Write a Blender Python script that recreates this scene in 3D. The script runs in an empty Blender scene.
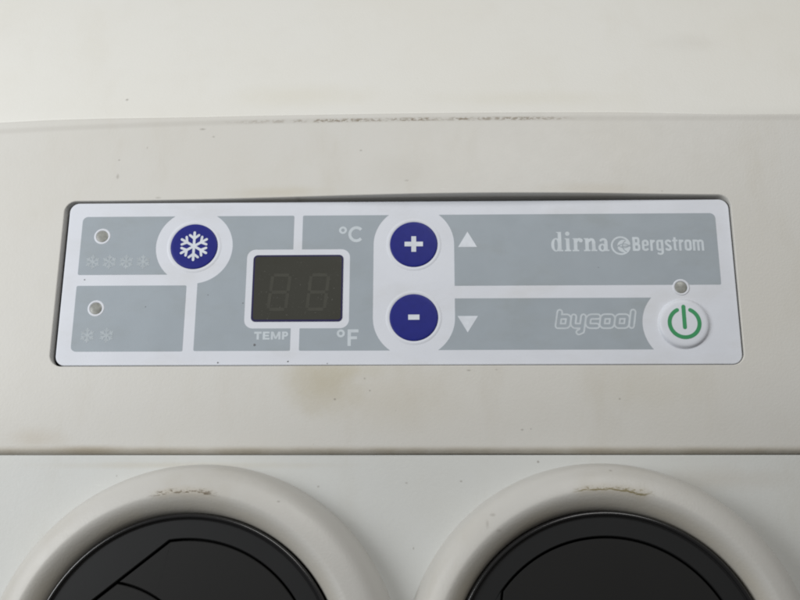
import bpy, bmesh, math, random
from mathutils import Vector, Matrix
from mathutils.geometry import delaunay_2d_cdt
random.seed(7)
scn = bpy.context.scene
BASE = 0.120                       # control plate level above the surface the unit lies on (m)

# ------------------------------------------------------------------ camera
R = Matrix(((0.9996839305571126, 0.002783516298782686, -0.02498581643445959),
            (0.004194562028823718, 0.9614538569461015, 0.27493433145542384),
            (0.024787993772559528, -0.2749522376713252, 0.9611382951294011)))
cam_data = bpy.data.cameras.new('camera')
cam_data.sensor_width = 36.0
cam_data.lens = 45.0
cam_data.clip_start = 0.005
cam_data.clip_end = 50
cam = bpy.data.objects.new('camera', cam_data)
cam.matrix_world = Matrix.Translation((0.00844387, -0.08708579, 0.28408239 + BASE)) @ R.transposed().to_4x4()
scn.collection.objects.link(cam)
scn.camera = cam

# ------------------------------------------------------------------ world and lamps
world = bpy.data.worlds.new('World')
scn.world = world
world.use_nodes = True
bg = world.node_tree.nodes['Background']
bg.inputs[0].default_value = (1.0, 0.955, 0.88, 1)
bg.inputs[1].default_value = 0.09

def area_lamp(name, loc, target, size, power, col):
    d = bpy.data.lights.new(name, 'AREA')
    d.shape = 'RECTANGLE'
    d.size, d.size_y = size
    d.energy = power
    d.color = col
    o = bpy.data.objects.new(name, d)
    o.location = loc
    o.rotation_euler = (Vector(target) - Vector(loc)).to_track_quat('-Z', 'Y').to_euler()
    scn.collection.objects.link(o)
    return o
area_lamp('side_lamp', (-0.42, 0.02, 0.33 + BASE), (0, 0.02, BASE), (0.28, 0.28), 2.05, (0.975, 0.99, 1.0))
area_lamp('upper_fill', (0.15, 0.37, 0.48 + BASE), (0.03, 0.04, BASE), (0.34, 0.30), 1.95, (1.0, 0.99, 0.965))  # added area light, set up to brighten the upper cover

scn.view_settings.view_transform = 'Standard'
scn.view_settings.look = 'None'
scn.view_settings.exposure = 0.0
scn.view_settings.gamma = 1.0
scn.view_settings.use_curve_mapping = False
scn.render.engine = 'CYCLES'
scn.cycles.filter_width = 2.0

# ------------------------------------------------------------------ node helpers
class N:
    def __init__(self, name):
        self.m = bpy.data.materials.new(name)
        self.m.use_nodes = True
        self.t = self.m.node_tree
        self.b = self.t.nodes['Principled BSDF']
    def node(self, kind, **kw):
        n = self.t.nodes.new(kind)
        for k, v in kw.items():
            setattr(n, k, v)
        return n
    def put(self, sock, v):
        if isinstance(v, bpy.types.NodeSocket):
            self.t.links.new(v, sock)
        else:
            sock.default_value = v
    def math(self, op, a, b=0.0, c=None, clamp=False):
        n = self.node('ShaderNodeMath', operation=op, use_clamp=clamp)
        self.put(n.inputs[0], a); self.put(n.inputs[1], b)
        if c is not None:
            self.put(n.inputs[2], c)
        return n.outputs[0]
    def coord(self):
        return self.node('ShaderNodeTexCoord').outputs['Object']
    def mapping(self, v, scale=(1, 1, 1), loc=(0, 0, 0)):
        n = self.node('ShaderNodeMapping')
        self.put(n.inputs['Vector'], v)
        n.inputs['Scale'].default_value = scale
        n.inputs['Location'].default_value = loc
        return n.outputs[0]
    def noise(self, v, scale, detail=4, rough=0.55):
        n = self.node('ShaderNodeTexNoise')
        self.put(n.inputs['Vector'], v)
        n.inputs['Scale'].default_value = scale
        n.inputs['Detail'].default_value = detail
        n.inputs['Roughness'].default_value = rough
        return n.outputs['Fac']
    def ramp(self, v, a, b, lo=0.0, hi=1.0, smooth=True):
        n = self.node('ShaderNodeMapRange', interpolation_type='SMOOTHSTEP' if smooth else 'LINEAR')
        self.put(n.inputs['Value'], v)
        n.inputs['From Min'].default_value = a
        n.inputs['From Max'].default_value = b
        n.inputs['To Min'].default_value = lo
        n.inputs['To Max'].default_value = hi
        return n.outputs['Result']
    def mix(self, fac, a, b):
        n = self.node('ShaderNodeMix', data_type='RGBA')
        self.put(n.inputs[0], fac)
        self.put(n.inputs[6], a if isinstance(a, bpy.types.NodeSocket) else (*a, 1))
        self.put(n.inputs[7], b if isinstance(b, bpy.types.NodeSocket) else (*b, 1))
        return n.outputs[2]
    def sep(self, v):
        n = self.node('ShaderNodeSeparateXYZ')
        self.put(n.inputs[0], v)
        return n.outputs
    def bump(self, h, strength, dist):
        n = self.node('ShaderNodeBump')
        n.inputs['Strength'].default_value = strength
        n.inputs['Distance'].default_value = dist
        self.put(n.inputs['Height'], h)
        self.put(self.b.inputs['Normal'], n.outputs[0])

def blob(n, xyz, cx, cy, rx, ry, wob=None):
    """soft elliptical mask in mm, 1 at the middle"""
    dx = n.math('DIVIDE', n.math('SUBTRACT', xyz[0], cx / 1000), rx / 1000)
    dy = n.math('DIVIDE', n.math('SUBTRACT', xyz[1], cy / 1000), ry / 1000)
    d = n.math('SQRT', n.math('ADD', n.math('MULTIPLY', dx, dx), n.math('MULTIPLY', dy, dy)))
    if wob is not None:
        d = n.math('ADD', d, n.math('MULTIPLY', n.math('SUBTRACT', wob, 0.5), 0.7))
    return n.ramp(d, 1.0, 0.0)

def plastic(name, base, specks=(), stains=(), extra=None, rough=0.46, dust=0.3, smears=0.38):
    """aged moulded plastic: fine grain, slight yellowing, dirt with shapes of its own"""
    n = N(name)
    co = n.coord()
    xyz = n.sep(co)
    big = n.noise(co, 16, 3)
    mid = n.noise(co, 90, 5, 0.6)
    col = n.mix(n.ramp(big, 0.35, 0.72, 0, 0.35), base, (base[0] * 0.965, base[1] * 0.945, base[2] * 0.90))
    col = n.mix(n.ramp(mid, 0.45, 0.85, 0, 0.15), col, (base[0] * 0.88, base[1] * 0.86, base[2] * 0.82))
    smear = n.noise(n.mapping(co, (1.0, 0.38, 1.0)), 48, 6, 0.62)
    col = n.mix(n.ramp(smear, 0.50, 0.78, 0, smears), col, (base[0] * 0.84, base[1] * 0.80, base[2] * 0.72))
    # fine hair scratches, paler than the skin
    scr = n.noise(n.mapping(co, (0.12, 1.0, 1.0)), 1500, 2, 0.5)
    scm = n.math('MULTIPLY', n.ramp(scr, 0.70, 0.78), n.ramp(n.noise(co, 35, 2), 0.50, 0.65))
    col = n.mix(n.math('MULTIPLY', scm, 0.35), col, (min(base[0] * 1.2, .8), min(base[1] * 1.2, .8), min(base[2] * 1.2, .8)))
    # tiny scattered dust marks
    vor = n.node('ShaderNodeTexVoronoi')
    n.put(vor.inputs['Vector'], co); vor.inputs['Scale'].default_value = 170
    pick = n.ramp(n.sep(vor.outputs['Color'])[0], 0.972, 0.98)
    dot = n.math('MULTIPLY', n.ramp(vor.outputs['Distance'], 0.07, 0.02), pick)
    col = n.mix(n.math('MULTIPLY', dot, dust), col, (0.20, 0.17, 0.14))
    wob = n.noise(co, 120, 4, 0.65)
    wob2 = n.noise(co, 900, 3, 0.6)
    for (cx, cy, rx, ry, c, f) in stains:
        m = n.math('MULTIPLY', blob(n, xyz, cx, cy, rx, ry, wob), f)
        col = n.mix(m, col, c)
    for (cx, cy, rx, ry, f) in specks:
        m = n.math('MULTIPLY', blob(n, xyz, cx, cy, rx * 1.3, ry * 1.3, wob2), f * 0.75)
        col = n.mix(m, col, (0.14, 0.115, 0.09))
    if extra:
        col = extra(n, co, xyz, col)
    n.put(n.b.inputs['Base Color'], col)
    n.put(n.b.inputs['Roughness'], n.ramp(n.noise(co, 260, 4), 0.3, 0.7, rough, rough + 0.05))
    n.b.inputs['Specular IOR Level'].default_value = 0.34
    g1 = n.noise(co, 1500, 2, 0.5)
    g2 = n.noise(co, 420, 3, 0.5)
    n.bump(n.math('ADD', g1, n.math('MULTIPLY', g2, 0.35)), 0.26, 0.00016)
    return n.m

HOUSE = (0.622, 0.613, 0.582)
BROWN = (0.30, 0.235, 0.15)

def scuff_edge(n, co, xyz, col):
    # broken line of dark dirt rubbed into the upper edge of the fascia
    yt = n.math('POWER', n.math('MAXIMUM', n.math('DIVIDE', n.math('SUBTRACT', -0.040, xyz[0]), 0.085), 0.0), 1.8)
    ye = n.math('SUBTRACT', 0.0519, n.math('MULTIPLY', yt, 0.0024))
    d = n.math('ABSOLUTE', n.math('SUBTRACT', xyz[1], ye))
    line = n.ramp(d, 0.00085, 0.00015)
    gate = n.math('MULTIPLY', n.ramp(xyz[0], -0.062, -0.02), n.ramp(xyz[0], 0.064, 0.035))
    st = n.mapping(co, (1, 2.2, 1))
    br = n.ramp(n.noise(st, 700, 4, 0.7), 0.42, 0.56)
    br2 = n.ramp(n.noise(co, 110, 3, 0.7), 0.36, 0.56)
    m = n.math('MULTIPLY', n.math('MULTIPLY', line, gate), n.math('MULTIPLY', br, br2))
    col = n.mix(n.math('MULTIPLY', m, 0.85), col, (0.185, 0.14, 0.085))
    # faint grey rub along the whole edge
    w = n.ramp(d, 0.0014, 0.0002)
    col = n.mix(n.math('MULTIPLY', w, 0.16), col, (0.30, 0.28, 0.25))
    # grime in the bottom rounding, with its shade painted in as well
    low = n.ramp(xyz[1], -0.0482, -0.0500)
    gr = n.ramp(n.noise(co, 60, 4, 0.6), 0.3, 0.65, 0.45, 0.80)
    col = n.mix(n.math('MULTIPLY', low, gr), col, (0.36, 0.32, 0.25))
    return col

M = {}
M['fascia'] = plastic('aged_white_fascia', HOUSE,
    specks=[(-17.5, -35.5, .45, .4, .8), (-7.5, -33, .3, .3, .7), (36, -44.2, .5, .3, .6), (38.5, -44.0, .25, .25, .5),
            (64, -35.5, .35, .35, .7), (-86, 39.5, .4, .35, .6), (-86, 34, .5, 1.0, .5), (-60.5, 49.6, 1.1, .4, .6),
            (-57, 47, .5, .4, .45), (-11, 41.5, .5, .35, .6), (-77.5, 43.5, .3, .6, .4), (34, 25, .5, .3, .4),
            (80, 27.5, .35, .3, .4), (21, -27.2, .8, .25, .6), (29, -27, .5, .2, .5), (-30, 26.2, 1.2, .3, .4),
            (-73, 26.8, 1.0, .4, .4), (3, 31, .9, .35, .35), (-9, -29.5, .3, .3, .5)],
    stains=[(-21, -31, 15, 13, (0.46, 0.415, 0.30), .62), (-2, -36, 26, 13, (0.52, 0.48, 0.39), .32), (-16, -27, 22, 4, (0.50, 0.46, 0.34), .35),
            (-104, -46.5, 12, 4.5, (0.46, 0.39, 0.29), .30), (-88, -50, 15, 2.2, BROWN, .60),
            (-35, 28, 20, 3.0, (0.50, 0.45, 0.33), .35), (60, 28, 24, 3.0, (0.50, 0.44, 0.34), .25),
            (70, -32, 22, 10, (0.52, 0.49, 0.40), .25), (2, 34, 16, 10, (0.52, 0.50, 0.45), .28)],  # lower-right patch: yellowing that also paints in the weaker light
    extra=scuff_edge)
M['cover'] = plastic('cream_lit_upper_cover', (0.735, 0.730, 0.694),  # tone lifted to stand in for stronger light on this face
    specks=[(-86, 61.5, .55, .5, .7)],
    stains=[(-30, 62, 34, 7, (0.66, 0.635, 0.54), .35), (95, 84, 14, 6, (0.62, 0.60, 0.56), .25), (40, 60, 40, 5, (0.66, 0.635, 0.54), .30)],
    extra=None, dust=0.2, smears=0.14)
M['vent_fascia'] = plastic('aged_dimmed_vent_fascia', (0.575, 0.585, 0.572),  # base tone lowered, painting in the light's falloff downwards
    specks=[(18.5, -58.5, .45, .35, .7), (40.5, -53.0, .4, .4, .8), (-22, -60, .4, .35, .6), (3, -59, .5, .3, .5),
            (-80, -57, .3, .3, .5), (5, -77, .3, .4, .6)],
    stains=[(92, -58, 30, 5, (0.48, 0.45, 0.40), .4), (-60, -54, 60, 1.5, (0.45, 0.40, 0.30), .3)])
M['body'] = plastic('white_housing_body', HOUSE)

def ring_dirt(phase0, phase1, colour, yellow, thin_w=1.0, cut=0.36):
    def f(n, co, xyz, col):
        r = n.math('SQRT', n.math('ADD', n.math('MULTIPLY', xyz[0], xyz[0]), n.math('MULTIPLY', xyz[1], xyz[1])))
        wob = n.math('MULTIPLY', n.math('SUBTRACT', n.noise(co, 150, 3, 0.6), 0.5), 0.0030)
        d = n.math('SUBTRACT', n.math('ADD', r, wob), 0.0477)
        gate = n.math('MULTIPLY', n.ramp(xyz[0], phase0 / 1000, (phase0 + 5) / 1000), n.ramp(xyz[0], phase1 / 1000, (phase1 - 5) / 1000))
        gate = n.math('MULTIPLY', gate, n.math('GREATER_THAN', xyz[1], 0.0))
        st = n.mapping(co, (0.40, 1.0, 1.0))
        thin = n.math('MULTIPLY', n.ramp(n.math('ABSOLUTE', d), 0.00050 * thin_w, 0.00018 * thin_w), n.ramp(n.noise(st, 620, 3, 0.7), cut, cut + 0.12))
        rag = n.math('MULTIPLY', n.ramp(n.math('ABSOLUTE', n.math('SUBTRACT', d, 0.0004)), 0.0010, 0.0002), n.ramp(n.noise(st, 1300, 4, 0.75), 0.50, 0.62))
        m = n.math('MULTIPLY', n.math('MAXIMUM', thin, rag), gate)
        col = n.mix(n.math('MULTIPLY', m, 0.97), col, colour)
        halo = n.math('MULTIPLY', n.math('MULTIPLY', n.ramp(n.math('ABSOLUTE', d), 0.0022, 0.0003), gate), 0.28)
        col = n.mix(halo, col, (0.40, 0.34, 0.24))
        # inner slope, yellower and darker towards the opening
        inner = n.math('MULTIPLY', n.ramp(r, 0.0475, 0.0435), n.ramp(n.noise(co, 50, 3), 0.3, 0.7, 0.35, 0.8))
        col = n.mix(n.math('MULTIPLY', inner, yellow), col, (0.47, 0.42, 0.32))
        return col
    return f
RING = (0.530, 0.523, 0.500)
M['bezel_a'] = plastic('vent_ring_plastic_scuffed_brown', RING, extra=ring_dirt(-12, 9, (0.075, 0.055, 0.035), .55, 0.9, 0.47),
    specks=[(24.5, 45.3, .5, .3, .6)], rough=0.40)
M['bezel_b'] = plastic('vent_ring_plastic_scuffed_olive', RING, extra=ring_dirt(-10, 14, (0.17, 0.145, 0.065), .70, 0.6, 0.38),
    specks=[(-30.5, 41.0, 1.0, .5, .35), (-32, 38.5, .5, 1.3, .35), (-29, 36.8, .9, .5, .35), (2, 53, .5, .3, .5)], rough=0.40)

def simple(name, col, rough, spec=0.5, noise_amt=0.06, nscale=300, bump=0.0, smear=0.0):
    n = N(name)
    co = n.coord()
    f = n.noise(co, nscale, 4, 0.6)
    dark = tuple(c * (1 - noise_amt * 2) for c in col)
    c = n.mix(n.ramp(f, 0.3, 0.75), col, dark)
    if smear:                                  # greasy wiping marks and fine dust
        sm = n.ramp(n.noise(n.mapping(co, (0.5, 1.0, 1.0)), 75, 6, 0.65), 0.46, 0.74, 0, smear)
        c = n.mix(sm, c, (col[0] * 0.86, col[1] * 0.84, col[2] * 0.79))
        du = n.ramp(n.noise(co, 1700, 2, 0.5), 0.66, 0.80, 0, smear * 0.5)
        c = n.mix(du, c, (0.42, 0.41, 0.39))
    n.put(n.b.inputs['Base Color'], c)
    n.put(n.b.inputs['Roughness'], n.ramp(n.noise(co, nscale * 2, 3), 0.3, 0.7, max(rough - .02, .02), rough + .02))
    n.b.inputs['Specular IOR Level'].default_value = spec
    if bump:
        n.bump(n.noise(co, 1800, 2), bump, 0.0001)
    return n.m
M['plate'] = simple('white_membrane_foil', (0.68, 0.705, 0.765), 0.46, 0.32, 0.02, 60, 0.16, 0.45)
M['field'] = simple('grey_membrane_print', (0.348, 0.392, 0.432), 0.50, 0.25, 0.03, 70, 0.16, 0.55)
M['blue'] = simple('deep_blue_button_print', (0.019, 0.024, 0.205), 0.45, 0.18, 0.05, 500, 0.10)
M['white_print'] = simple('white_symbol_print', (0.68, 0.72, 0.78), 0.45)
M['pale_print'] = simple('pale_lettering_print', (0.57, 0.625, 0.67), 0.45)
M['faint_print'] = simple('faint_lettering_print', (0.54, 0.59, 0.63), 0.45)
M['ghost_print'] = simple('worn_snowflake_print', (0.425, 0.472, 0.506), 0.45, 0.45, 0.1, 700)
M['green'] = simple('green_power_print', (0.020, 0.275, 0.095), 0.42)
M['screen_rim'] = simple('violet_display_rim', (0.030, 0.027, 0.085), 0.25)
M['screen'] = simple('dark_display_window', (0.050, 0.050, 0.042), 0.30, 0.32, 0.02, 40, 0.0, 0.5)
M['segment'] = simple('unlit_segment', (0.064, 0.064, 0.053), 0.40, 0.25)
M['lens'] = simple('clear_grey_lamp_lens', (0.33, 0.335, 0.31), 0.32, 0.40, 0.20, 600)
M['dirt'] = simple('dried_dirt_speck', (0.15, 0.15, 0.16), 0.8)
M['black'] = simple('black_vent_plastic', (0.0160, 0.0165, 0.0172), 0.50, 0.22, 0.04, 60, 0.12)
M['black_flap'] = simple('black_flap_plastic', (0.0150, 0.0150, 0.0150), 0.52, 0.20, 0.04, 60, 0.12)
M['lip'] = simple('glossy_black_lip', (0.014, 0.014, 0.015), 0.22, 0.6, 0.04, 60)
M['void'] = simple('dark_duct', (0.004, 0.004, 0.004), 0.7, 0.2)
M['gap'] = simple('dark_recess_floor', (0.02, 0.02, 0.025), 0.7, 0.2)

# ------------------------------------------------------------------ mesh helpers (all in mm)
COL = scn.collection
def link(name, me, mat, parent, smooth=False, loc=None):
    o = bpy.data.objects.new(name, me)
    COL.objects.link(o)
    if mat and not me.materials:
        me.materials.append(mat)
    o.parent = parent
    if loc:
        o.location = tuple(c / 1000 for c in loc)
    if smooth:
        me.polygons.foreach_set('use_smooth', [True] * len(me.polygons))
    return o
def mesh(name, vs, fs):
    me = bpy.data.meshes.new(name)
    me.from_pydata([(x / 1000, y / 1000, z / 1000) for x, y, z in vs], [], fs)
    me.update()
    return me
def area2(p):
    return sum(p[i - 1][0] * p[i][1] - p[i][0] * p[i - 1][1] for i in range(len(p)))
def ccw(p):
    return p if area2(p) > 0 else p[::-1]
def circle(cx, cy, r, n=64, ry=None):
    ry = ry or r
    return [(cx + r * math.cos(2 * math.pi * i / n), cy + ry * math.sin(2 * math.pi * i / n)) for i in range(n)]
def rrect(x0, y0, x1, y1, r, n=8):
    """r: one radius or (bl, br, tr, tl)"""
    if not isinstance(r, (tuple, list)):
        r = (r,) * 4
    out = []
    for (cx, cy, a0, rr) in ((x0 + r[0], y0 + r[0], 180, r[0]), (x1 - r[1], y0 + r[1], 270, r[1]),
                             (x1 - r[2], y1 - r[2], 0, r[2]), (x0 + r[3], y1 - r[3], 90, r[3])):
        for i in range(n + 1):
            a = math.radians(a0 + 90 * i / n)
            out.append((cx + rr * math.cos(a), cy + rr * math.sin(a)))
    return out
def stroke(pts, w, caps='round', n=10, closed=False):
    """polyline of width w as a list of polygons (overlaps are merged by flat())"""
    P = []
    segs = list(zip(pts, pts[1:])) + ([(pts[-1], pts[0])] if closed else [])
    for (a, b) in segs:
        dx, dy = b[0] - a[0], b[1] - a[1]
        L = math.hypot(dx, dy)
        if L < 1e-6:
            continue
        nx, ny = -dy / L * w / 2, dx / L * w / 2
        P.append([(a[0] - nx, a[1] - ny), (b[0] - nx, b[1] - ny), (b[0] + nx, b[1] + ny), (a[0] + nx, a[1] + ny)])
    mids = pts if (closed or caps == 'round') else pts[1:-1]
    for p in mids:
        P.append(circle(p[0], p[1], w / 2, n))
    return P
def arc(cx, cy, r, a0, a1, n=16, ry=None):
    ry = ry or r
    return [(cx + r * math.cos(math.radians(a0 + (a1 - a0) * i / n)), cy + ry * math.sin(math.radians(a0 + (a1 - a0) * i / n))) for i in range(n + 1)]
def flat2d(pos, neg=(), keep=None, pts=()):
    """2D union of pos minus neg -> verts2d, faces"""
    vs, fs = [], []
    for poly in list(pos) + list(neg):
        poly = ccw([tuple(p) for p in poly])
        i0 = len(vs)
        vs += [Vector(p) for p in poly]
        fs.append(list(range(i0, len(vs))))
    vs += [Vector(p) for p in pts]
    ov, oe, of, _, _, src = delaunay_2d_cdt(vs, [], fs, 1, 1e-5)
    npos = len(pos)
    out = []
    for f, s in zip(of, src):
        ins = set(s)
        if keep:
            ok = keep(ins)
        else:
            ok = any(i < npos for i in ins) and not any(i >= npos for i in ins)
        if ok:
            out.append(list(f))
    used = sorted({i for f in out for i in f})
    mp = {u: k for k, u in enumerate(used)}
    V = [(ov[u].x, ov[u].y) for u in used]
    F = [[mp[i] for i in f] for f in out]
    F = [f if sum(V[f[i - 1]][0] * V[f[i]][1] - V[f[i]][0] * V[f[i - 1]][1] for i in range(len(f))) > 0 else f[::-1] for f in F]
    return V, F
def flat(name, pos, z, mat, parent, neg=(), th=0.05, keep=None, loc=None):
    """print sheet with a real thickness th; top face at z"""
    V, F = flat2d(pos, neg, keep)
    n = len(V)
    cnt = {}
    for f in F:
        for i in range(len(f)):
            cnt[(f[i - 1], f[i])] = 1
    vs = [(x, y, z) for x, y in V] + [(x, y, z - th) for x, y in V]
    fs = list(F)
    for (a, b) in cnt:
        if (b, a) not in cnt:
            fs.append([b, a, a + n, b + n])
    return link(name, mesh(name, vs, fs), mat, parent, loc=loc)
def dome(name, cx, cy, prof, mat, parent, n=96, cap=True):
    """lathe about (cx,cy); prof = [(r,z)...] from outside in"""
    vs, fs = [], []
    for (r, z) in prof:
        for i in range(n):
            a = 2 * math.pi * i / n
            vs.append((cx + r * math.cos(a), cy + r * math.sin(a), z))
    for k in range(len(prof) - 1):
        for i in range(n):
            j = (i + 1) % n
            fs.append([k * n + i, k * n + j, (k + 1) * n + j, (k + 1) * n + i])
    if cap:
        fs.append([(len(prof) - 1) * n + i for i in range(n)])
    return link(name, mesh(name, vs, fs), mat, parent, smooth=True)

# ------------------------------------------------------------------ the unit
unit = bpy.data.objects.new('air_conditioner', None)
COL.objects.link(unit)
unit.location = (0, 0, BASE)
unit['label'] = 'off-white cab air conditioner with control panel above two round black vents'
unit['category'] = 'air conditioner'

XW = 190.0                                            # half width of the unit
def sstep(t):
    t = min(1, max(0, t)); return t * t * (3 - 2 * t)
def y_edge(x):
    return 52.3 - 2.4 * max(0.0, (-40 - x) / 85.0) ** 1.8 + .45 * sstep((x - 60) / 60.0)
def zf(x, y):
    """slightly warped moulded fascia, proud of the plate along its upper middle"""
    a = math.exp(-((x - 22) / 66.0) ** 2) * 2.7
    b = sstep((y + 22) / 50.0) * (1 - 0.55 * sstep((y - 27) / 24.0))
    drop = 2.2 * max(0.0, (-25 - y) / 24.0) ** 2
    far = 0.35 * math.exp(-((x + 60) / 60.0) ** 2)
    return 0.45 - drop + a * b - far * b * .4 + 0.25 * math.exp(-(x / 60.0) ** 2) * (1 - b)

# --- control fascia: sheet with the opening for the plate
HX0, HX1, HY0, HY1 = -101.5, 100.38, -25.68, 25.95
def hole(off, n=10):
    p = rrect(HX0 - off, HY0 - off, HX1 + off, HY1 + off, (3.6 + off,) * 4, n)
    q = []
    # subdivide long sides so that the lip can follow the warp
    for i in range(len(p)):
        a, b = p[i], p[(i + 1) % len(p)]
        L = math.hypot(b[0] - a[0], b[1] - a[1])
        k = max(1, int(L // 5)) if L > 8 else 1
        for j in range(k):
            t = j / k
            q.append((a[0] + (b[0] - a[0]) * t, a[1] + (b[1] - a[1]) * t))
    out = []
    for (x, y) in q:
        if y > 10:                                   # upper side bows: the gap is wider right of the middle
            y += 0.75 * sstep((x + 92) / 120) * (1 - 0.45 * sstep((x - 50) / 48)) * sstep((y - 10) / 12)
        out.append((x, y))
    return out
NXS = 77
xs = [-XW + 2 * XW * i / (NXS - 1) for i in range(NXS)]
YB = -48.9
def yb(x):
    return YB + .10 * math.sin(x * .021 + 1) + .06 * math.sin(x * .067)
outer = [(x, yb(x)) for x in xs] + [(x, y_edge(x)) for x in xs[::-1]]
lip = hole(0.26)
grid = []
for i in range(1, NXS - 1):
    for k in range(1, 20):
        x = xs[i]; y = YB + (y_edge(x) - YB) * k / 20
        if not (HX0 - 2 < x < HX1 + 2 and HY0 - 2 < y < HY1 + 3):
            grid.append((x + .01 * (k % 3), y))
V2, F2 = flat2d([outer], [lip], None, grid)
vs = [(x, y, zf(x, y)) for x, y in V2]
fs = [list(f) for f in F2]
# lip rounding and recess wall
loops = []
for off, dz in ((0.26, 0), (0.13, -.04), (0.04, -.13), (0.0, -.32)):
    loops.append([(x, y, zf(x, y) + dz) for x, y in hole(off)])
loops.append([(x, y, -3.2) for x, y in hole(0.0)])
nl = len(lip)
i0 = len(vs)
for L0 in loops[:4]:
    vs += L0
i1 = len(vs)
vs += loops[3] + loops[4]
for base, cnt_ in ((i0, 3), (i1, 1)):
    for k in range(cnt_):
        for i in range(nl):
            j = (i + 1) % nl
            fs.append([base + k * nl + j, base + k * nl + i, base + (k + 1) * nl + i, base + (k + 1) * nl + j])
# bottom rounding
prof_b = [(0, 0), (-.55, -.06), (-1.05, -.25), (-1.5, -.62), (-1.85, -1.15), (-2.05, -1.9), (-2.12, -3.0), (-2.12, -9.0)]
i0 = len(vs)
for dy, dz in prof_b:
    vs += [(x, yb(x) + dy, zf(x, yb(x)) + dz) for x in xs]
for k in range(len(prof_b) - 1):
    for i in range(NXS - 1):
        fs.append([i0 + k * NXS + i, i0 + (k + 1) * NXS + i, i0 + (k + 1) * NXS + i + 1, i0 + k * NXS + i + 1])
me = mesh('control_fascia', vs, fs)
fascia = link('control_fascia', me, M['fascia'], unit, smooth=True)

# --- upper cover: soft double edge, then a face sloping away
prof_t = [(0.0, 0.0), (.4, 0.0), (.8, -.01), (1.2, -.03), (1.5, -.07), (1.68, -.14), (1.80, -.34), (1.95, -.40), (2.1, -.36), (2.3, -.41)]
for i in range(1, 30):
    s = i / 29 * 120
    prof_t.append((2.3 + s * 0.95, -.46 - s * 0.29 - 0.0003 * s * s))
def band(x):
    return 1 + .55 * sstep((-55 - x) / 60) - .72 * sstep((x - 62) / 50)
vs, fs = [], []
for k, (dy, dz) in enumerate(prof_t):
    fl = math.exp(-dy / 40)
    vs += [(x, y_edge(x) + (dy * band(x) if dy < 2.31 else dy - 2.3 + 2.3 * band(x)), zf(x, y_edge(x)) * fl + .45 * (1 - fl) + dz) for x in xs]
for k in range(len(prof_t) - 1):
    for i in range(NXS - 1):
        fs.append([k * NXS + i, k * NXS + i + 1, (k + 1) * NXS + i + 1, (k + 1) * NXS + i])
me = mesh('upper_cover', vs, fs)
me.materials.append(M['cover']); me.materials.append(M['fascia'])     # its narrow lower band takes the fascia material
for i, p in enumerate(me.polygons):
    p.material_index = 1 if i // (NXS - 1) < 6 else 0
cover = link('upper_cover', me, None, unit, smooth=True)

# --- vent fascia with two round openings
VZ = -3.0
VENTS = [(-56.0, -110.4, 128.5, 'bezel_a', 1.9, (1.2, -.6)), (57.0, -109.6, 172.8, 'bezel_b', 0.2, (.6, .6))]
outer = [(-XW, -175), (XW, -175), (XW, -51.15), (-XW, -51.15)]
V2, F2 = flat2d([outer], [circle(v[0], v[1], 50, 128) for v in VENTS])
vs = [(x, y, VZ) for x, y in V2]
fs = [list(f) for f in F2]
i0 = len(vs)                                          # rounded upper rim going down into the joint
rim = [(-51.15, VZ), (-51.07, VZ - .04), (-51.04, VZ - .15), (-51.04, VZ - 6)]
for y, z in rim:
    vs += [(-XW, y, z), (XW, y, z)]
for k in range(3):
    fs.append([i0 + 2 * k + 1, i0 + 2 * k, i0 + 2 * k + 2, i0 + 2 * k + 3][::-1])
vent_fascia = link('vent_fascia', mesh('vent_fascia', vs, fs), M['vent_fascia'], unit)

# --- body below the front skins
vs, fs = [], []
yb, yt = -175.0, 166.0
top = [(-XW, yb, VZ - .05), (XW, yb, VZ - .05), (XW, -49, VZ - 2), (XW, 52, -2.5), (XW, yt, -53), (-XW, yt, -53), (-XW, 52, -2.5), (-XW, -49, VZ - 2)]
vs = top + [(x * 1.0, y, -BASE * 1000) for x, y, z in top]
nT = len(top)
for i in range(nT):
    j = (i + 1) % nT
    fs.append([j, i, i + nT, j + nT])
fs.append([i + nT for i in range(nT)][::-1])
link('housing_body', mesh('housing_body', vs, fs), M['body'], unit)
vs = [(x, y, z) for z in (-3.2,) for x, y in ((HX0 - 3, HY0 - 3), (HX1 + 3, HY0 - 3), (HX1 + 3, HY1 + 4), (HX0 - 3, HY1 + 4))]
link('recess_floor', mesh('recess_floor', vs, [[0, 1, 2, 3]]), M['gap'], fascia)

# ------------------------------------------------------------------ control panel plate
W2, H2 = 100.0, 25.4
vs, fs = [], []
levels = [(0, -2.6), (0, -.30), (.05, -.14), (.16, -.04), (.32, 0)]
loopn = None
for off, z in levels:
    p = rrect(-W2 + off, -H2 + off, W2 - off, H2 - off, 2.9 - off, 8)
    loopn = len(p)
    vs += [(x, y, z) for x, y in p]
for k in range(len(levels) - 1):
    for i in range(loopn):
        j = (i + 1) % loopn
        fs.append([k * loopn + i, k * loopn + j, (k + 1) * loopn + j, (k + 1) * loopn + i])
fs.append([(len(levels) - 1) * loopn + i for i in range(loopn)])
panel = link('control_panel', mesh('control_panel', vs, fs), M['plate'], unit)
panel['label'] = 'white and grey control panel with blue buttons and a dark display'

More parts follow.
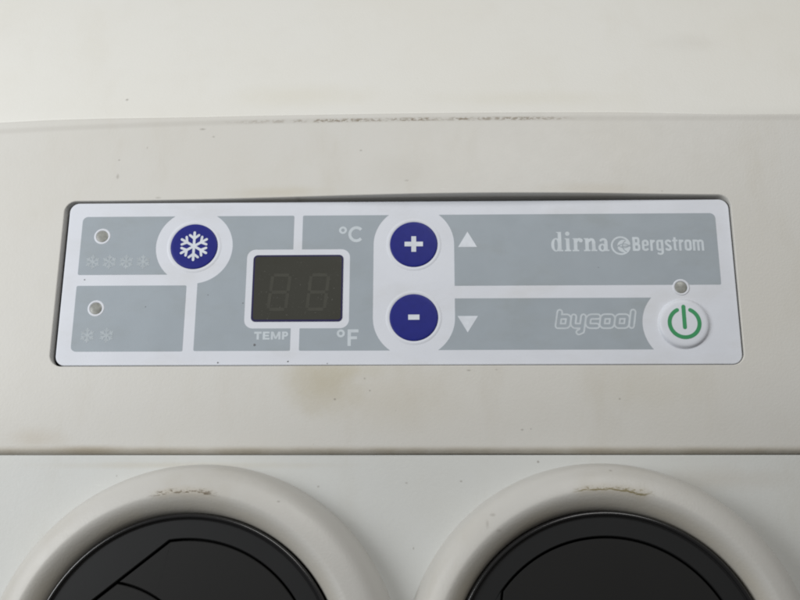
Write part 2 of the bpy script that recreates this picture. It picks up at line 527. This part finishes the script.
Z1, Z2, Z3 = 0.035, 0.070, 0.30
SN, PL, MI, PW = (-61.05, 11.2), (5.2, 11.5), (5.2, -11.2), (83.85, -13.35)
LEDS = [(-89.25, 14.6), (-89.25, -8.05), (83.9, -2.3)]
T, B_ = 20.95, -21.1
halo_sn = circle(*SN, 11.65, 96)
halo_pw = circle(*PW, 11.95, 96)
frame = rrect(-44.9, -14.35, -13.9, 10.15, 2.6)
def pill(n=40):
    return arc(PL[0], PL[1], 12.1, 0, 180, n) + arc(MI[0], MI[1], 12.1, 180, 360, n)
PILL = pill()
ledc = [circle(x, y, 2.5, 40) for x, y in LEDS]
def grey_field(pos, neg, label=None):
    return flat('grey_field', pos, Z1, M['field'], panel, neg)
grey_field([rrect(-95.7, 2.4, -55, T, (.5, .4, .4, 1.6))], [halo_sn, ledc[0], [(-61.0, 0), (-40, 0), (-40, 30), (-61.0, 30)]])
grey_field([rrect(-95.7, -21.2, -62.65, -1.0, (1.6, .4, .4, .5))], [ledc[1]])
grey_field([rrect(-59.4, B_, -31.05, T, .4)], [halo_sn, frame, [(-61, 11), (-55, 11), (-55, 24), (-61, 24)]])
grey_field([rrect(-28.4, B_, 5, T, .4)], [frame, PILL])
grey_field([rrect(5.5, -1.5, 95.7, T, (.4, .4, 1.7, .4))], [PILL, ledc[2]])
grey_field([rrect(5.5, -21.0, 84, -5.4, .4)], [PILL, halo_pw])

# --- buttons
def blue_button(c, snow=False):
    prof = [(7.12, .0), (7.12, .12), (7.02, .24), (6.85, .31), (6.55, .34), (6.0, .36), (3.0, .40), (.05, .41)]
    return dome('button', c[0], c[1], prof, M['blue'], panel)
for c, lab in ((SN, 'round blue button with a white snowflake'), (PL, 'round blue button with a white plus sign'),
               (MI, 'round blue button with a white minus sign')):
    # shallow embossed white collar round each key
    dome('button_collar', c[0], c[1], [(8.3, .005), (8.0, .10), (7.65, .15), (7.3, .10), (7.15, .02)], M['plate'], panel, cap=False)
    o = blue_button(c)
    o['label'] = lab
def snowflake(c, L, w, br=1.0):
    P = []
    for k in range(6):
        a = math.radians(90 + 60 * k)
        d = (math.cos(a), math.sin(a))
        at = lambda t: (c[0] + d[0] * t, c[1] + d[1] * t)
        P += stroke([c, at(L)], w, n=8)
        for s in (-1, 1):
            a2 = a + s * math.radians(52)
            for t0, l2 in ((0.56 * L, 0.40 * L * br),):
                q = at(t0)
                P += stroke([q, (q[0] + math.cos(a2) * l2, q[1] + math.sin(a2) * l2)], w * .95, n=8)
    return P
flat('button_symbol', snowflake(SN, 4.35, .78), .455, M['white_print'], panel)
def rect(x0, y0, x1, y1):
    return [(x0, y0), (x1, y0), (x1, y1), (x0, y1)]
flat('button_symbol', [rect(PL[0] - 2.75, PL[1] - .72, PL[0] + 2.75, PL[1] + .72), rect(PL[0] - .72, PL[1] - 2.45, PL[0] + .72, PL[1] + 2.45)], .455, M['white_print'], panel)
flat('button_symbol', [rect(MI[0] - 1.65, MI[1] - .78, MI[0] + 1.65, MI[1] + .78)], .455, M['white_print'], panel)
o = dome('button', PW[0], PW[1], [(7.6, .0), (7.45, .10), (7.25, .42), (7.0, .72), (6.6, .90), (6.0, .95), (3, .98), (.05, .985)], M['plate'], panel)
o['label'] = 'raised round white power button with a green symbol'
flat('button_symbol', stroke(arc(PW[0], PW[1], 4.30, 116, 424, 48), 1.14, n=12) + stroke([(PW[0], PW[1] + 4.9), (PW[0], PW[1] - .35 - 1.0)], 1.14, n=12), 1.03, M['green'], panel)

# --- indicator lamps
for (x, y) in LEDS:
    dome('indicator_ring', x, y, [(2.52, .005), (2.45, .10), (2.2, .16), (1.9, .12), (1.80, -.05)], M['plate'], panel, 48, cap=False)
    dome('indicator_lamp', x, y, [(1.82, .01), (1.75, .06), (1.4, .14), (.8, .20), (.05, .23)], M['lens'], panel, 40)

# --- display
flat('display_rim', [rrect(-42.9, -12.35, -15.85, 8.35, 1.35)], .085, M['screen_rim'], panel)
screen = flat('display_window', [rrect(-42.35, -11.7, -16.35, 7.85, .9)], .125, M['screen'], panel)
def digit(x, y, w, h):
    P = []
    sk = lambda p: (p[0] + .10 * (p[1] - y), p[1])
    g = .35; t = 1.0
    hs = [((x + g, y + h), (x + w - g, y + h)), ((x + g, y + h / 2), (x + w - g, y + h / 2)), ((x + g, y), (x + w - g, y))]
    vsg = [((x, y + h - g), (x, y + h / 2 + g)), ((x + w, y + h - g), (x + w, y + h / 2 + g)), ((x, y + h / 2 - g), (x, y + g)), ((x + w, y + h / 2 - g), (x + w, y + g))]
    for a, b in hs + vsg:
        P += stroke([sk(a), sk(b)], t, caps='flat')
    return P
for x in (-37.9, -26.4):
    flat('display_digit', digit(x, -8.6, 5.2, 10.6), .16, M['segment'], panel, th=.03)

# --- printed marks
def mark(name, pos, mat, neg=(), z=Z2):
    return flat(name, pos, z, M[mat], panel, neg)
for (x, y) in [(-91.5, 6.45), (-86.4, 6.45), (-81.3, 6.45), (-76.2, 6.45), (-91.1, -16.3), (-85.4, -16.3)]:
    mark('printed_snowflake', snowflake((x, y), 2.05, .46, .85), 'ghost_print')
mark('printed_arrow', [[(18.5, 10.6), (24.15, 10.6), (21.35, 15.5)]], 'white_print')
mark('printed_arrow', [[(18.05, -10.8), (20.95, -15.8), (24.05, -10.8)]], 'white_print')
# degree C / degree F
mark('printed_lettering', [circle(-16.15, 16.15, 1.2, 32)] + stroke(arc(-12.1, 14.85, 1.95, 42, 318, 24, 2.1), .92, 'flat'), 'pale_print', [circle(-16.15, 16.15, .52, 24)])
mark('printed_lettering', [circle(-16.2, -15.95, 1.2, 32), rect(-14.2, -19.75, -13.2, -14.75), rect(-13.3, -15.7, -11.0, -14.75), rect(-13.3, -17.75, -11.4, -16.85)], 'pale_print', [circle(-16.2, -15.95, .52, 24)])
# TEMP
tb, tt = -17.75, -15.35
P = [rect(-41.7, tt - .62, -39.5, tt), rect(-40.95, tb, -40.25, tt)]
P += [rect(-39.15, tb, -38.45, tt), rect(-38.6, tt - .55, -37.15, tt), rect(-38.6, tb, -37.1, tb + .55), rect(-38.6, -16.8, -37.35, -16.3)]
P += [rect(-36.75, tb, -36.1, tt), rect(-34.55, tb, -33.9, tt)] + [[(-36.75, tt), (-36.0, tt), (-35.0, tb + .2), (-35.6, tb + .2)], [(-34.6, tt), (-33.9, tt), (-35.05, tb + .2), (-35.6, tb + .2)]]
P += [rect(-33.5, tb, -32.8, tt)] + stroke([(-33.1, tt - .28)] + arc(-32.45, tt - .76, .5, 90, -90, 10) + [(-33.1, tt - 1.24)], .55, 'flat')
mark('printed_lettering', P, 'pale_print')

# maker's name, bold serif letters
b0, xh, asc = 9.05, 13.15, 15.2
def ring(cx, cy, rx, ry, ix, iy):
    return circle(cx, cy, rx, 40, ry), circle(cx, cy, ix, 32, iy)
def serif_word():
    pos, neg, pos2 = [], [], []
    cy = (b0 + xh) / 2; ry = (xh - b0) / 2 + .1
    o, i = ring(47.75, cy, 1.45, ry, .52, ry - .42); pos.append(o); neg.append(i)                       # d
    pos2 += [rect(48.35, b0, 49.4, asc), [(47.75, asc), (48.6, asc), (48.6, asc - .65)], rect(48.6, b0, 49.85, b0 + .45)]
    pos2 += [rect(50.75, b0, 51.8, xh), [(50.25, xh), (50.9, xh), (50.9, xh - .6)], rect(50.3, b0, 52.2, b0 + .45), circle(51.25, 14.6, .68, 24)]   # i
    pos2 += [rect(53.05, b0, 54.1, xh), [(52.55, xh), (53.2, xh), (53.2, xh - .6)], rect(52.6, b0, 54.6, b0 + .45)]                                # r
    pos2 += stroke(arc(54.75, 12.0, .85, 170, 80, 8), .75) + [circle(55.15, 12.45, .62, 20)]
    pos2 += [rect(56.45, b0, 57.5, xh), [(55.9, xh), (56.6, xh), (56.6, xh - .6)], rect(56.0, b0, 57.95, b0 + .45)]                                # n
    pos2 += stroke([(57.4, 12.2)] + arc(58.3, 12.05, .7, 140, 30, 8), .85) + [rect(58.45, b0, 59.5, 12.2), rect(58.15, b0, 59.95, b0 + .45)]
    o, i = ring(61.5, 10.15, 1.2, 1.25, .42, .75); pos.append(o); neg.append(i)                         # a
    pos2 += [rect(62.1, b0, 63.1, 12.2), rect(62.6, b0, 63.55, b0 + .45)] + stroke(arc(61.85, 12.05, .88, 150, 10, 10, .72), .72)
    npos, nneg = len(pos), len(neg)
    allp = pos + pos2
    def keep(ins):
        if any(npos <= k < len(allp) for k in ins):
            return True
        return any(k < npos for k in ins) and not any(k >= len(allp) for k in ins)
    return allp, neg, keep
p_, n_, k_ = serif_word()
flat('printed_lettering', p_, Z2, M['pale_print'], panel, n_, keep=k_)

# round globe emblem
gx, gy, gr = 67.0, 10.75, 2.95
disc = circle(gx, gy, gr, 48); inner = circle(gx, gy, gr - .55, 40); ball = circle(gx + .95, gy - .15, 2.0, 40)
cuts = stroke(arc(gx + .95, gy - .15 + 1.9, 2.4, 225, 330, 12), .26) + stroke(arc(gx + .95, gy - 2.1, 2.6, 140, 30, 12), .26) + \
       stroke(arc(gx + 2.4, gy - .15, 1.9, 120, 245, 12), .26) + stroke([(gx + .3, gy - .25), (gx + 2.9, gy - .1)], .24)
allp = [disc, inner, ball] + cuts
def keep(ins):
    if 2 in ins and 0 in ins:
        return not any(k > 2 for k in ins)
    return 0 in ins and 1 not in ins
flat('printed_emblem', allp, Z2, M['pale_print'], panel, (), keep=keep)

# partner's name, condensed bold sans
def sans_word():
    P = []
    b, x, c, dsc = 9.05, 12.55, 13.45, 7.75
    w = .70; h = w / 2
    S = lambda pts, ww=w: P.extend(stroke(pts, ww, 'flat', 12))
    def box(x0, x1, y0, y1, r=.45, closed=True):
        q = rrect(x0 + h, y0 + h, x1 - h, y1 - h, r, 4)
        P.extend(stroke(q, w, 'round', 10, True))
    # B
    P.append(rect(70.5, b, 71.25, c))
    box(70.6, 72.75, b, 11.45, .4); box(70.6, 72.65, 11.05, c, .4)
    # e
    q = [(75.0, 10.85), (73.6, 10.85)]
    S(q, .5); P.extend(stroke([(74.97, 10.8)] + arc(74.3, 11.75, .67, 0, 180, 8, .5) + arc(74.3, 9.85, .67, 180, 350, 8, .5), w, 'flat', 10))
    # r
    P.append(rect(75.75, b, 76.45, x)); S([(76.3, 11.6)] + arc(76.85, 11.75, .42, 150, 70, 6), .7)
    # g
    box(77.55, 79.6, b, x); P.append(rect(78.95, 8.4, 79.65, x)); P.extend(stroke([(79.3, 8.6)] + arc(78.6, 8.45, .68, 0, -170, 8, .4), .6, 'flat', 10))
    # s
    P.extend(stroke(arc(81.1, 11.75, .68, 10, 180, 8, .5) + [(80.6, 11.2), (81.6, 10.4)] + arc(81.1, 9.85, .68, 0, -170, 8, .5), w, 'flat', 10))
    # t
    P.append(rect(82.7, 9.3, 83.4, 13.3)); P.append(rect(82.3, 11.95, 83.95, 12.55)); P.extend(stroke(arc(83.5, 9.65, .45, 180, 280, 6, .3), .6, 'flat', 8))
    # r
    P.append(rect(84.25, b, 84.95, x)); S([(84.8, 11.6)] + arc(85.3, 11.75, .42, 150, 70, 6), .7)
    # o
    box(85.9, 88.0, b, x)
    # m
    P.append(rect(88.35, b, 89.05, x))
    for x0 in (88.7, 90.0):
        S([(x0, 11.6)] + arc(x0 + .65, 11.75, .62, 165, 0, 8, .45) + [(x0 + 1.27, b)], .68)
    return P
flat('printed_lettering', sans_word(), Z2, M['pale_print'], panel)

# product name in slanted outline letters
def outline_word():
    b, x, a, d = -13.95, -11.15, -9.75, -15.85
    L = []
    R4 = lambda x0, x1, y0, y1, r=.55: rrect(x0, y0, x1, y1, r, 5)
    L.append(([(47.3, a), (47.3, b)], False)); L.append((R4(47.3, 50.1, b, x), True))
    L.append(([(51.6, x), (51.6, b + .9)] + arc(52.5, b + .9, .9, 180, 270, 4) + [(54.2, b)], False)); L.append(([(54.4, x), (54.4, d + .4), (53.6, d)], False))
    L.append(([(58.6, x)] + arc(56.8, x - .9, .9, 90, 180, 4) + arc(56.8, b + .9, .9, 180, 270, 4) + [(58.6, b)], False))
    L.append((R4(60.1, 62.9, b, x), True)); L.append((R4(64.4, 67.2, b, x), True))
    L.append(([(68.7, a), (68.7, b)], False))
    sk = lambda p: (p[0] + .17 * (p[1] - b) , p[1])
    pos, neg = [], []
    for pts, cl in L:
        q = [sk(p) for p in pts]
        pos += stroke(q, 1.95, 'round', 12, cl)
        neg += stroke(q, .90, 'round', 12, cl)
    return pos, neg
p_, n_ = outline_word()
mark('printed_lettering', p_, 'faint_print', n_)
# dirt specks stuck on the panel
for (x, y, r) in [(-41.5, -19.3, .42), (-93.5, .9, .22), (-52.0, -24.6, .25), (-56, -4, .14), (-74.5, -7.6, .15), (-45.5, -6.6, .16), (-31.5, -24.3, .22), (-20, -24.9, .16), (60, 4, .12)]:
    n = 9
    poly = [(x + r * random.uniform(.65, 1.1) * math.cos(2 * math.pi * i / n), y + r * random.uniform(.65, 1.1) * math.sin(2 * math.pi * i / n)) for i in range(n)]
    flat('dirt_speck', [poly], .11, M['dirt'], panel, th=.1)

# ------------------------------------------------------------------ round vents
def lathe(prof, n=160):
    vs, fs = [], []
    for (r, z) in prof:
        for i in range(n):
            a = 2 * math.pi * i / n
            vs.append((r * math.cos(a), r * math.sin(a), z))
    for k in range(len(prof) - 1):
        for i in range(n):
            j = (i + 1) % n
            fs.append([k * n + i, k * n + j, (k + 1) * n + j, (k + 1) * n + i])
    return vs, fs
bez_prof = [(55.4, VZ - .6), (55.35, VZ + .05), (55.15, -1.2), (54.85, .8), (54.45, 2.8), (53.9, 4.7), (53.15, 6.4), (52.2, 7.6), (51.1, 8.4), (49.9, 8.95), (48.7, 9.35), (48.0, 9.52), (47.6, 9.55), (47.2, 9.45),
            (46.4, 9.15), (45.4, 8.45), (44.4, 7.6), (43.5, 6.6), (42.85, 5.5), (42.5, 4.2), (42.4, 2.8), (42.4, -8)]
def solid(name, V, F, z, th, mat, parent, bev=.22):
    n = len(V)
    edges = {}
    for f in F:
        for i in range(len(f)):
            edges[(f[i - 1], f[i])] = 1
    bnd = [(a, b) for (a, b) in edges if (b, a) not in edges]
    # inward-shifted top gives each edge a small worn chamfer
    nrm = {}
    for a, b in bnd:
        dx, dy = V[b][0] - V[a][0], V[b][1] - V[a][1]
        L = math.hypot(dx, dy) or 1
        for k in (a, b):
            q = nrm.get(k, (0, 0)); nrm[k] = (q[0] - dy / L, q[1] + dx / L)
    top, mid = [], []
    for k, (x, y) in enumerate(V):
        if k in nrm:
            q = nrm[k]; L = math.hypot(*q) or 1
            top.append((x + q[0] / L * bev, y + q[1] / L * bev, z))
        else:
            top.append((x, y, z))
        mid.append((x, y, z - bev))
    vs = top + mid + [(x, y, z - th) for x, y in V]
    fs = [list(f) for f in F]
    for a, b in bnd:
        fs.append([b, a, a + n, b + n]); fs.append([b + n, a + n, a + 2 * n, b + 2 * n])
    return link(name, mesh(name, vs, fs), mat, parent)
for (cx, cy, ang, mk, grow, sh) in VENTS:
    vs, fs = lathe(bez_prof)
    # the foot of the ring spreads a little more than its crest
    for k, (x, y, z) in enumerate(vs):
        rr = math.hypot(x, y)
        t = max(0.0, (rr - 48) / 7.4)
        vs[k] = (x * (1 + grow * t / rr) + sh[0] * t, y * (1 + grow * t / rr) + sh[1] * t, z)
    bez = link('vent_bezel', mesh('vent_bezel', vs, fs), M[mk], unit, smooth=True, loc=(cx, cy, 0))
    bez['label'] = 'raised off-white vent ring with ' + ('dark brown scuff on its crest' if mk == 'bezel_a' else 'olive scuff on its crest')
    # black rim with a rounded glossy lip
    vs, fs = lathe([(42.25, 1.0), (42.25, 5.9), (42.1, 6.5), (41.8, 6.85), (41.45, 6.9), (41.15, 6.7), (41.0, 6.3), (40.85, 6.02), (40.6, 5.9)])
    link('vent_rim', mesh('vent_rim', vs, fs), M['lip'], bez, smooth=True)
    a = math.radians(ang)
    u = (math.cos(a), math.sin(a)); v = (u[1], -u[0])           # u: towards the chord, v: along it
    P2 = lambda s, t: (u[0] * s + v[0] * t, u[1] * s + v[1] * t)
    rg, ch, g = 35.3, 30.6, .30
    far = lambda d: [P2(d, -80), P2(d, 80), P2(90, 80), P2(90, -80)]
    # surround: flat ring plus the segment beyond the chord
    disc = circle(0, 0, 40.75, 128); hole_c = circle(0, 0, rg + g, 128)
    V2, F2 = flat2d([disc, hole_c, far(ch + g)], (), keep=lambda s: 0 in s and not (1 in s and 2 not in s))
    solid('vent_surround', V2, F2, 5.95, 2.5, M['black'], bez)
    # flaps: lens parted off by a curved joint that starts at the middle of the chord
    lc = P2(10.5, -21.5)
    lr = math.hypot(P2(ch, 0)[0] - lc[0], P2(ch, 0)[1] - lc[1])
    fl = circle(0, 0, rg - g, 128)
    V2, F2 = flat2d([fl, far(ch - g), circle(*lc, lr + g, 128)], (), keep=lambda s: 0 in s and 1 not in s and 2 not in s)
    solid('vent_flap', V2, F2, 5.6, 1.8, M['black_flap'], bez)
    V2, F2 = flat2d([fl, far(ch - g), circle(*lc, lr - g, 128)], (), keep=lambda s: 0 in s and 1 not in s and 2 in s)
    solid('vent_flap', V2, F2, 5.25, 1.8, M['black_flap'], bez)
    link('duct', mesh('duct', [(x, y, 2.4) for x, y in circle(0, 0, 42.2, 64)], [list(range(64))]), M['void'], bez)
